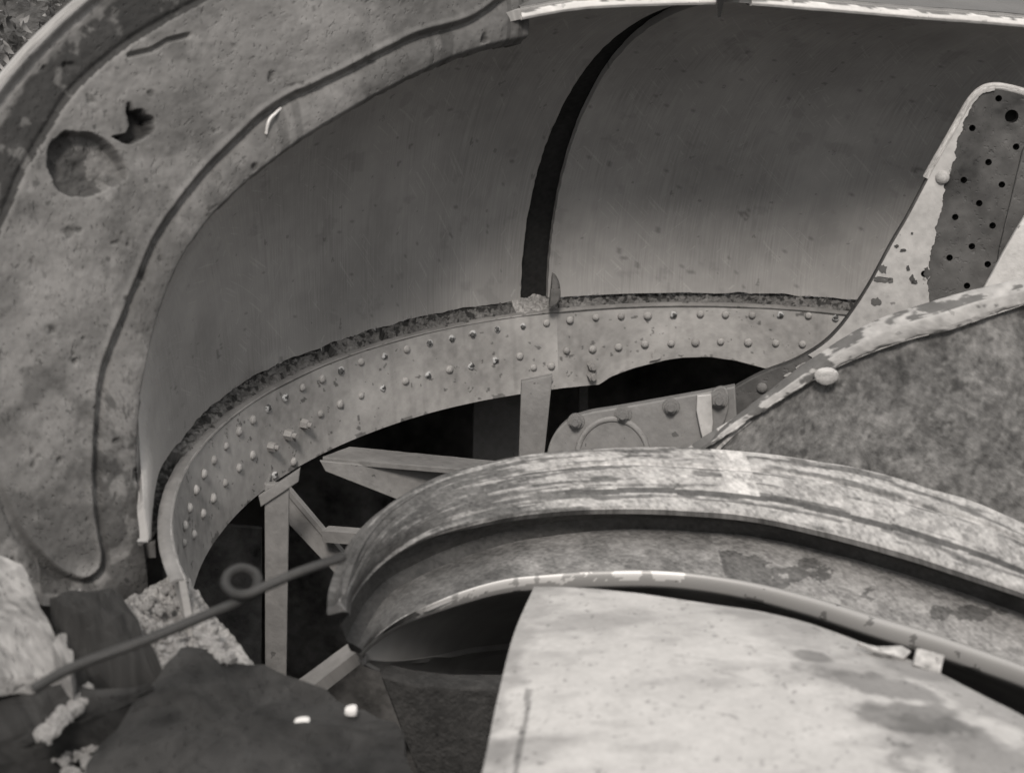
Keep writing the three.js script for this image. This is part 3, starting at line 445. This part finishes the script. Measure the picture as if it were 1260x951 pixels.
{
  const t = thing('rusty_disc', 'broad blotchy rusty disc with a white painted rim, at the right', 'disc');
  const DPl = plane(at(1090, 500, 5.95), V(-.08, .42, .9));
  const lowE = [[850, 566], [874, 549], [905, 528], [937, 508], [970, 487], [1001, 468], [1028, 453], [1075, 433], [1126, 416], [1176, 404], [1215, 390], [1257, 376], [1340, 345], [1420, 325]];
  const upE = [[838, 566], [864, 549], [893, 522], [921, 500], [950, 478], [978, 456], [1010, 434], [1042, 413], [1085, 391], [1143, 372], [1190, 358], [1260, 342], [1340, 318], [1420, 300]];
  const NN = 300, lo = spline(lowE.map(p => onPl(p[0], p[1], DPl)), NN, true), up = spline(upE.map(p => onPl(p[0], p[1], DPl)), NN, true);
  const face = sheet(160, 90, (u, v) => { const x = u * NN, i = Math.min(NN - 1, Math.floor(x)); const a = lo[i].clone().lerp(lo[i + 1], x - i); const b = onPl(lerp(820, 1560, u), 780, DPl); return a.lerp(b, v); }, { thick: .06, uv: .9, disp: p => .02 * (fp(p, 2.5, 4, 3) - .5) + .006 * (fp(p, 14, 4, 3) - .5) - .02, col: p => { let g = .16 + .19 * (fp(p, 5, 5, 13) - .5) + .20 * (fp(p, 22, 5, 23) - .5) + .20 * (fp(p, 64, 3, 25) - .5) + .03; g += .05 * sstep(.55, .66, fp(p, 26, 3, 4)); if (fp(p, 24, 3, 47) > .71) g *= .5; return clamp(g, .06, .5); } });
  part(t, 'disc_face', face, mat(0, { vc: 1, map: T.grit, rough: .85, bs: .010 }));
  const rimG = sheet(420, 26, (u, v) => { const x = u * NN, i = Math.min(NN - 1, Math.floor(x)); const a = lo[i].clone().lerp(lo[i + 1], x - i), b = up[i].clone().lerp(up[i + 1], x - i); const w = a.distanceTo(b); return a.clone().lerp(b, v).addScaledVector(DPl.n, .02 + (w * .16) * Math.sin(v * Math.PI) ** .6 + (v > .5 ? -.02 * (v - .5) * 2 : 0)); },
    { thick: .05, uv: 1, disp: (p, u, v) => .005 * (fp(p, 14, 4, 3) - .5) + .02 * (v < .1 ? fp(p, 22, 3) - .5 : 0), col: (p, u, v) => { const n = fp(V(p.x * .6, p.y, p.z), 17, 5, 31), right = sstep(.38, .62, u); const th = lerp(.58, .40, right) - .18 * sstep(.15, .3, u) * (v > .05 && v < .55 ? 1 : 0) + (v > .62 ? .1 : 0); const paint = sstep(th, th + .05, n); return lerp(.12 + .07 * (fp(p, 22, 3) - .5), .40 + .3 * (fp(p, 30, 3, 2) - .55), paint); } });
  part(t, 'disc_rim', rimG, M.lip, 'rim bead with worn white paint');
  const lump = new THREE.IcosahedronGeometry(.042, 4); { const p = lump.attributes.position; for (let i = 0; i < p.count; i++) { const q = V(p.getX(i), p.getY(i), p.getZ(i)); q.multiplyScalar(1 + .5 * (fp(q, 22, 3, 5) - .5)); p.setXYZ(i, q.x * 1.15, q.y * .9, q.z * .5); } lump.computeVertexNormals(); }
  const l = part(t, 'paint_lump', lump, M.white, 'lump of white paint on the rim'); l.position.copy(onPl(1016, 464, DPl)).addScaledVector(DPl.n, .045);
  base(t);
}

/* ------------------------------------------------------------------ moulded ring in the middle foreground */
{
  const t = thing('moulded_ring', 'large moulded metal ring with streaky worn paint, curving across the lower middle', 'moulded ring');
  const N = 420, row = (a, y) => { const q = px2(a, N); return q.map(p => onY(p.x, p.y, y)); };
  const r0 = [[414, 752], [414, 735], [418, 712], [426, 688], [440, 660], [465, 630], [500, 605], [540, 585], [600, 568], [660, 557], [720, 552], [800, 549], [870, 551], [950, 558], [1010, 567], [1080, 580], [1150, 601], [1204, 618], [1260, 643], [1340, 678], [1440, 728]];
  const b1 = [[427, 758], [429, 742], [436, 729], [456, 707], [484, 685], [535, 660], [590, 645], [636, 636], [700, 629], [770, 627], [840, 629], [921, 636], [1009, 654], [1110, 681], [1178, 703], [1260, 731], [1340, 763], [1440, 806]];
  const b2 = [[440, 796], [444, 785], [452, 770], [462, 752], [482, 729], [518, 708], [569, 686], [636, 666], [704, 656], [770, 651], [840, 653], [941, 662], [1043, 686], [1144, 716], [1260, 756], [1340, 788], [1440, 832]];
  const rg = [[442, 804], [454, 791], [484, 767], [528, 744], [569, 727], [619, 713], [670, 707], [738, 702], [820, 702], [908, 713], [992, 732], [1076, 757], [1144, 777], [1211, 800], [1260, 818], [1340, 852], [1440, 898]];
  const rl = rg.map(([x, y], i) => [x + 2, y + lerp(6, 25, sstep(0, 8, i)) + 8 * sstep(8, 12, i)]);
  const rows = { r0: row(r0, -2.30), b1: row(b1, -2.45), b2: row(b2, -2.60), rg: row(rg, -2.635), rl: row(rl, -2.735) };
  const back = rows.r0.map((p, i) => p.clone().add(p.clone().sub(V(.85, p.y, -4.3)).normalize().multiplyScalar(.03 * sstep(0, 40, i))).add(V(0, -.12 * sstep(0, 40, i), 0)));
  const grain = (p, u, v, s) => fbm(u * 46 + s, v * 9, p.y * 2, 4);                     // streaks along the ring
  // worn paint band
  const pb = between([back, rows.r0, rows.b1], [0, .12, 1]);
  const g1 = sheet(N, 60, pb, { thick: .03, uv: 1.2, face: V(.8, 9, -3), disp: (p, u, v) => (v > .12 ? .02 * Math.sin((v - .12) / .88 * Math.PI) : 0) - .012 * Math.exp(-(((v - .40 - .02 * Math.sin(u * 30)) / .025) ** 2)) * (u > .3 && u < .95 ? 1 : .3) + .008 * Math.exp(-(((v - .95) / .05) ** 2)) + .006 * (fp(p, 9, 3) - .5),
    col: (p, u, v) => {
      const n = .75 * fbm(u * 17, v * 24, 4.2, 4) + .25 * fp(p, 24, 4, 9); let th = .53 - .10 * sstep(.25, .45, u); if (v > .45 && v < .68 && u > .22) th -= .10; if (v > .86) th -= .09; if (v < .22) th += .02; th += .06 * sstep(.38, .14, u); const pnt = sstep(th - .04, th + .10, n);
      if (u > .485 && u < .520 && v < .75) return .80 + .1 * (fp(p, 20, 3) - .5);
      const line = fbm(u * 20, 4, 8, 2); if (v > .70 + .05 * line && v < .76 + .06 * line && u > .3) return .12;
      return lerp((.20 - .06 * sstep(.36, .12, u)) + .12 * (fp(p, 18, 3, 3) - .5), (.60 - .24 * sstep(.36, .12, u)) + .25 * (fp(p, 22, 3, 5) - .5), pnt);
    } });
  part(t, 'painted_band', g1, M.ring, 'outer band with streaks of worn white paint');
  const g2 = sheet(N, 14, between([rows.b1, rows.b2], [0, 1]), { thick: .03, uv: 1.2, face: V(.8, 3, -3), disp: (p, u, v) => -.045 * Math.sin(v * Math.PI), col: p => .085 + .08 * (fp(p, 10, 4, 2) - .5) });  // coloured much darker than its neighbours to add to the undercut shade
  part(t, 'groove', g2, M.ring);
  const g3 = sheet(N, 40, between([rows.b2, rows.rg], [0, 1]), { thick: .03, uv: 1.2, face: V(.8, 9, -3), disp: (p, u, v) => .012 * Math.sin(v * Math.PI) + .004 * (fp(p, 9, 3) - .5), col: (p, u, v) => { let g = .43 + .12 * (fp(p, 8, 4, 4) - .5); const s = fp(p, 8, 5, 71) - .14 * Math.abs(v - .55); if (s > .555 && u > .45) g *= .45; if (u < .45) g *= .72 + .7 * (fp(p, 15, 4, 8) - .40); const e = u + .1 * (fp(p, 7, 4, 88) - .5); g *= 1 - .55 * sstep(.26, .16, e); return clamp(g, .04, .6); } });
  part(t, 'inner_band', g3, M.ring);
  const metal = mat(0, { vc: 1, rough: .48, metal: .2, bs: 0 });
  const g4 = sheet(N, 30, (u, v) => { const i = Math.round(u * N), a = rows.rg[i], b = rows.rl[i], q = a.clone().lerp(b, v), o = V(.75 - a.x, 0, -3.9 - a.z).normalize(), k = Math.sin(v * Math.PI); return q.addScaledVector(o, .042 * k * sstep(0, 60, i)).add(V(0, .022 * Math.sin(Math.min(1, v * 2) * Math.PI) * sstep(0, 60, i), 0)); }, { thick: .02, uv: 1.2, face: V(.8, 9, -3), col: (p, u, v) => { const n = fp(p, 20, 4, 7) + .1 * (fbm(u * 30, 2, 2, 3) - .5); if (v > .10 && v < .42 + .2 * (fp(p, 14, 3, 3) - .5) && n > .42 + .35 * sstep(.30, .56, u)) return .58; return n > .66 ? .15 : .31; } });
  part(t, 'rolled_edge', g4, metal, 'rounded lower edge with scraps of white paint');
  // hollow wall under the rolled edge, with a step half way down
  const onZ = (x, y, z) => { const d = dir(x, y); return d.multiplyScalar(z / d.z).add(EYE); };
  const cvp = px2([[450, 811], [482, 813], [528, 808], [580, 797], [640, 790], [720, 779], [820, 778], [908, 790], [992, 809], [1076, 834], [1144, 855], [1211, 879], [1260, 898], [1340, 932], [1440, 980]], N);
  const btp = px2([[447, 811], [466, 822], [510, 834], [560, 840], [640, 838], [720, 833], [820, 834], [908, 846], [992, 865], [1076, 890], [1144, 912], [1211, 936], [1260, 955], [1340, 990], [1440, 1040]], N);
  const under = (pp, back) => pp.map((p, i) => onZ(p.x, p.y, rows.rl[i].z - back * sstep(0, 90, i)));
  const w0 = rows.rl, w1 = under(cvp, .80), w2 = under(cvp.map(p => ({ x: p.x, y: p.y + .8 + 6 * sstep(528, 560, p.x) })), .765), w3 = under(btp, .95);
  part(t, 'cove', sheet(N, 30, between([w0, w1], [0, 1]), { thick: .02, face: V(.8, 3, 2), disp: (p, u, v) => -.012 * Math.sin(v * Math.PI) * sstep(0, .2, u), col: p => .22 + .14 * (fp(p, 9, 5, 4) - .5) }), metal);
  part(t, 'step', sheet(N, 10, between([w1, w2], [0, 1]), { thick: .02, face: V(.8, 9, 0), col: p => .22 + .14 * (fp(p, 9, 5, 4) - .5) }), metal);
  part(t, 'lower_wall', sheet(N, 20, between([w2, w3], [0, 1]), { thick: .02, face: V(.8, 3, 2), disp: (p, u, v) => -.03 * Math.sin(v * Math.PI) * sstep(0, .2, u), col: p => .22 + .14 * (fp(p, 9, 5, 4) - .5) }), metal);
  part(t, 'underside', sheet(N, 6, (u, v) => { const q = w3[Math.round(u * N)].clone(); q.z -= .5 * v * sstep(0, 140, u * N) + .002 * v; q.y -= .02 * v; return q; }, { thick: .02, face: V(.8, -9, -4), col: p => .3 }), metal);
  base(t);
}

/* ------------------------------------------------------------------ pier, pale plate, chips */
{
  const pl = plane(at(560, 845, 5.45), V(.05, .1, 1));
  solo('pier', shapeIt(plate([[468, 832], [510, 842], [560, 847], [620, 847], [760, 845], [1500, 1080], [1500, 1500], [700, 1500], [536, 1010]], pl, .1, { bevel: .01 })), mat(.06, { map: T.grit, rough: 1, bs: .015 }), 'dark grainy pier below the tip of the moulded ring, left of the pale plate', 'pier');  // its hidden right part is added to keep light from under the ring
  const t = thing('pale_plate', 'broad pale plate with grey stains in the lower right foreground', 'plate');
  const tp = px2([[657, 722], [700, 722.5], [745, 725], [840, 738], [950, 755], [1010, 771], [1060, 790], [1110, 808], [1150, 825], [1200, 850], [1260, 880], [1340, 925], [1440, 990]], 200).map(p => onY(p.x, p.y, -2.40));
  const bt = px2([[556, 1090], [700, 1110], [900, 1140], [1200, 1200], [1500, 1260]], 200).map(p => onY(p.x, p.y, -2.36));
  const midL = [onY(657, 722, -2.40), onY(634, 775, -2.39), onY(612, 860, -2.385), onY(593, 951, -2.38), onY(556, 1090, -2.36)]; const lc = spline(midL, 200);
  const pos = (u, v) => { const x = u * 200, i = Math.min(199, Math.floor(x)), a = tp[i].clone().lerp(tp[i + 1], x - i), b = bt[i].clone().lerp(bt[i + 1], x - i); const p = a.clone().lerp(b, v); const l0 = tp[0].clone().lerp(bt[0], v), y = v * 200, j = Math.min(199, Math.floor(y)); const l = lc[j].clone().lerp(lc[j + 1], y - j); p.add(l.sub(l0).multiplyScalar(1 - u)); return p; };
  const patch = (p, x, y, rx, ry, rot = 0) => { const c = onY(x, y, -2.39), dx = p.x - c.x, dz = p.z - c.z, a = dx * Math.cos(rot) + dz * Math.sin(rot), b = -dx * Math.sin(rot) + dz * Math.cos(rot); return 1 - Math.hypot(a / rx, b / ry); };
  const crk = [[648, 846], [650, 870], [643, 900], [637, 930], [630, 990]].map(([x, y]) => onY(x, y, -2.372));
  const g = sheet(320, 260, pos, { thick: .05, uv: 1.1, face: V(.5, 9, -3.5), disp: (p, u, v) => .04 * Math.sin(Math.min(1, u * 3) * Math.PI / 2) * Math.sin(Math.min(1, v * 3) * Math.PI / 2) + .01 * (fp(p, 3, 3) - .5) + .004 * (fp(p, 12, 3, 5) - .5),
    col: (p, u, v) => {
      let g = .50 + .14 * (fp(p, 4, 4, 3) - .5) + .05 * (fp(p, 16, 3, 5) - .5);
      const w = fp(V(p.x * .45, p.y, p.z), 15, 4, 12); g *= 1 - .14 * sstep(.58, .70, w);
      const e = 1.6 * (fp(p, 9, 5, 31) - .5);
      const st = Math.max(patch(p, 1100, 860, .34, .085, .42), patch(p, 1120, 895, .20, .10, .2), patch(p, 1000, 818, .10, .05, .3)) + e * .9;
      g *= 1 - .52 * sstep(-.02, .5, st + .8 * (fp(p, 22, 5, 5) - .5)); { const sm = fp(V(p.x * .5, p.y, p.z), 7, 5, 202); g *= 1 - .30 * sstep(.47, .7, sm); const sc = fbm(p.x * 6 + p.z * 3, (p.z - p.x * .4) * 70, 4, 3); if (sc > .80) g *= .8; if (fp(p, 55, 3, 33) > .77) g *= .55; }
      const st2 = patch(p, 1240, 960, .36, .26) + e; g *= 1 - .45 * sstep(.1, .55, st2 + .6 * (fp(p, 20, 5, 15) - .5));
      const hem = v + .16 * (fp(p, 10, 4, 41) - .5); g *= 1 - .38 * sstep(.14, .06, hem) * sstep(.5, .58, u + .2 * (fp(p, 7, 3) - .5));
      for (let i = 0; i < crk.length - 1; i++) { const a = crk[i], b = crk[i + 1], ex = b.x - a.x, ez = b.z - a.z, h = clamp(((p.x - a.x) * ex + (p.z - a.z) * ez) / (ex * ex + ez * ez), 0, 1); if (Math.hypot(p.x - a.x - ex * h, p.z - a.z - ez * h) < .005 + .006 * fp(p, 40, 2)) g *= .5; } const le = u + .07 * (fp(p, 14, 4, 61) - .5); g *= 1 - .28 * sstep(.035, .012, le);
      return clamp(g, .1, .86);
    } });
  part(t, 'plate_top', g, mat(0, { vc: 1, map: T.soft, rough: .8, bs: .002 }));
  base(t);
  const chip = (out, y, tilt, h, m, name, label, cat) => { const p = plane(onY(out[0][0], out[0][1], y), tilt); solo(name, shapeIt(plate(out, p, h, { bevel: .003 })), m, label, cat); };
  chip([[1129, 797], [1163, 806], [1158, 829], [1124, 818]], -2.345, V(-.1, .6, .7), .035, mat(.6, { map: T.grit, bump: T.pits, bs: .01 }), 'stone_chip', 'pale squarish chip lying on the far edge of the pale plate', 'chip');
  chip([[1056, 790], [1080, 795], [1110, 794], [1122, 801], [1113, 810], [1098, 806], [1075, 800]], -2.35, V(.1, .9, .4), .012, mat(.62, { map: T.grit, bump: T.pits, bs: .01 }), 'flake', 'long pale flake beside the squarish chip on the plate edge', 'flake');
}

/* ------------------------------------------------------------------ rocks, mortar and rod in the lower left */
{
  const up = (x, y, h, n = V(0, 1, 0)) => plane(onY(x, y, h), n);
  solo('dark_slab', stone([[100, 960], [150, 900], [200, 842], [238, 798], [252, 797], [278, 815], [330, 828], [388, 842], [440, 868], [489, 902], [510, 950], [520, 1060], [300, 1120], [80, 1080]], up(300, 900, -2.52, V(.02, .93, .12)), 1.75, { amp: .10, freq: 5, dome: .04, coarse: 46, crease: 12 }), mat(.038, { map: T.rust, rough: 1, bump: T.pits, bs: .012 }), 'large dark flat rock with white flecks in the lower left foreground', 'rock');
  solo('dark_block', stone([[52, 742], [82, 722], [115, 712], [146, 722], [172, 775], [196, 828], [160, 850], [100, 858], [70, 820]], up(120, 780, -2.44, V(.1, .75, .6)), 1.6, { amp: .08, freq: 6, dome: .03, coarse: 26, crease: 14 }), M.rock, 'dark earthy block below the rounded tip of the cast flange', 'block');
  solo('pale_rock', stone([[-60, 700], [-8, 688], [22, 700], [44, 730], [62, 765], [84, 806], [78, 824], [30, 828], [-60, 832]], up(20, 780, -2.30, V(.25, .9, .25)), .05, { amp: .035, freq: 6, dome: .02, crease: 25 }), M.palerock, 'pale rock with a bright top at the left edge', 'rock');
  solo('dark_block', stone([[-90, 834], [30, 829], [80, 826], [110, 838], [196, 832], [150, 868], [70, 900], [20, 945], [-90, 990]], up(80, 850, -2.42, V(.05, .55, .85)), 1.6, { amp: .08, freq: 6, coarse: 26, crease: 14 }), M.rock, 'dark block under the rod end, below the pale rock', 'block');
  solo('pale_chunk', stone([[64, 790], [70, 782], [80, 780], [83, 798], [88, 800], [85, 822], [76, 812]], up(76, 800, -2.28, V(.2, .8, .5)), .1, { amp: .01, freq: 20, dome: .0 }), M.palerock, 'small pale chunk against the pale rock, beside the rod end', 'chunk');
  // bed of broken mortar between flange foot and band
  const bed = sheet(90, 80, (u, v) => { const a = onY(lerp(145, 222, u), lerp(742, 700, u), -2.46), b = onY(lerp(190, 320, u), lerp(840, 830, u), -2.56); return a.lerp(b, v); }, { thick: .3, uv: 2, face: V(0, 9, -4.5), disp: p => .06 * (fp(p, 9, 5, 3) - .5) + .04 * (fp(p, 30, 3, 5) - .5) });
  solo('mortar_bed', bed, M.mortar, 'pale crumbling mortar between the cast flange foot and the riveted band', 'mortar');
  const gs = [0, 1, 2].map(s => { const g = new THREE.IcosahedronGeometry(1, 1), p = g.attributes.position; for (let i = 0; i < p.count; i++) { const q = V(p.getX(i), p.getY(i), p.getZ(i)); q.multiplyScalar(.6 + 1.1 * (fp(q, 1.7, 2, s * 7) - .25)); p.setXYZ(i, q.x, q.y * .7, q.z); } g.computeVertexNormals(); return shapeIt(g, 8); });
  const piles = [];
  const zone = (n, poly, y, s0, s1) => { for (let i = 0; i < n; i++) { const a = rnd(), b = rnd(); const x = lerp(lerp(poly[0][0], poly[1][0], a), lerp(poly[3][0], poly[2][0], a), b), yy = lerp(lerp(poly[0][1], poly[1][1], a), lerp(poly[3][1], poly[2][1], a), b); const g = gs[i % 3].clone(), s = lerp(s0, s1, rnd() ** 2); g.scale(s, s, s); g.rotateY(rnd() * 6); g.rotateX(rnd()); const p = onY(x, yy, y); g.translate(p.x, p.y, p.z); piles.push(g); } };
  zone(48, [[45, 900], [110, 845], [118, 852], [60, 915]], -2.44, .008, .03);
  zone(130, [[60, 935], [130, 880], [145, 890], [110, 990]], -2.58, .006, .02);
  zone(120, [[168, 752], [206, 715], [278, 815], [200, 818]], -2.46, .006, .02);
  zone(60, [[225, 742], [234, 738], [284, 812], [270, 816]], -2.45, .008, .03);
  zone(14, [[66, 738], [98, 726], [100, 732], [70, 745]], -2.38, .006, .014);
  const r = new THREE.Mesh(mergeGeometries(piles), mat(.42, { map: T.grit, rough: 1 })); r.name = 'rubble'; r.userData = { label: 'small pale rubble scattered among the dark rocks', category: 'rubble', kind: 'stuff' }; scene.add(r); base(r);
  const fl = (x, y, s, l) => { const g = stone([[x - 9 * s, y - 4 * s], [x + 2 * s, y - 7 * s], [x + 11 * s, y - 5 * s], [x + 9 * s, y + 5 * s], [x - 3 * s, y + 7 * s], [x - 11 * s, y + 3 * s]], plane(onY(x, y, -2.475), V(.02, .9, .35)), .012, { amp: .004, freq: 20, dome: .006 }); solo('white_chip', g, mat(.55), l, 'chip'); };
  fl(371, 887, .8, 'largest white chip on the dark flat rock'); fl(431, 872, .65, 'white chip near the right end of the dark flat rock'); fl(238, 823, .5, 'small white chip near the peak of the dark flat rock');
  const lp = [[40, 848, 4.15], [85, 823, 4.2], [180, 787, 4.3], [250, 758, 4.36], [298, 737, 4.4], [316, 722, 4.43], [314, 706, 4.45], [297, 699, 4.45], [281, 706, 4.43], [277, 718, 4.41], [287, 730, 4.38], [304, 731, 4.36], [330, 720, 4.38], [370, 703, 4.42], [420, 686, 4.48]];
  const rt = thing('bent_rod', 'dark iron rod with a small loop, reaching over the opening from the rocks', 'rod');
  part(rt, 'rod_bar', tube(lp.map(a => at(...a)), (.0150), 260), M.rod);
  const end = new THREE.SphereGeometry(.0149, 12, 8); const e = at(420, 686, 4.48); end.translate(e.x, e.y, e.z); part(rt, 'rod_tip', end, M.rod); base(rt);
}
renderer.render(scene, camera);
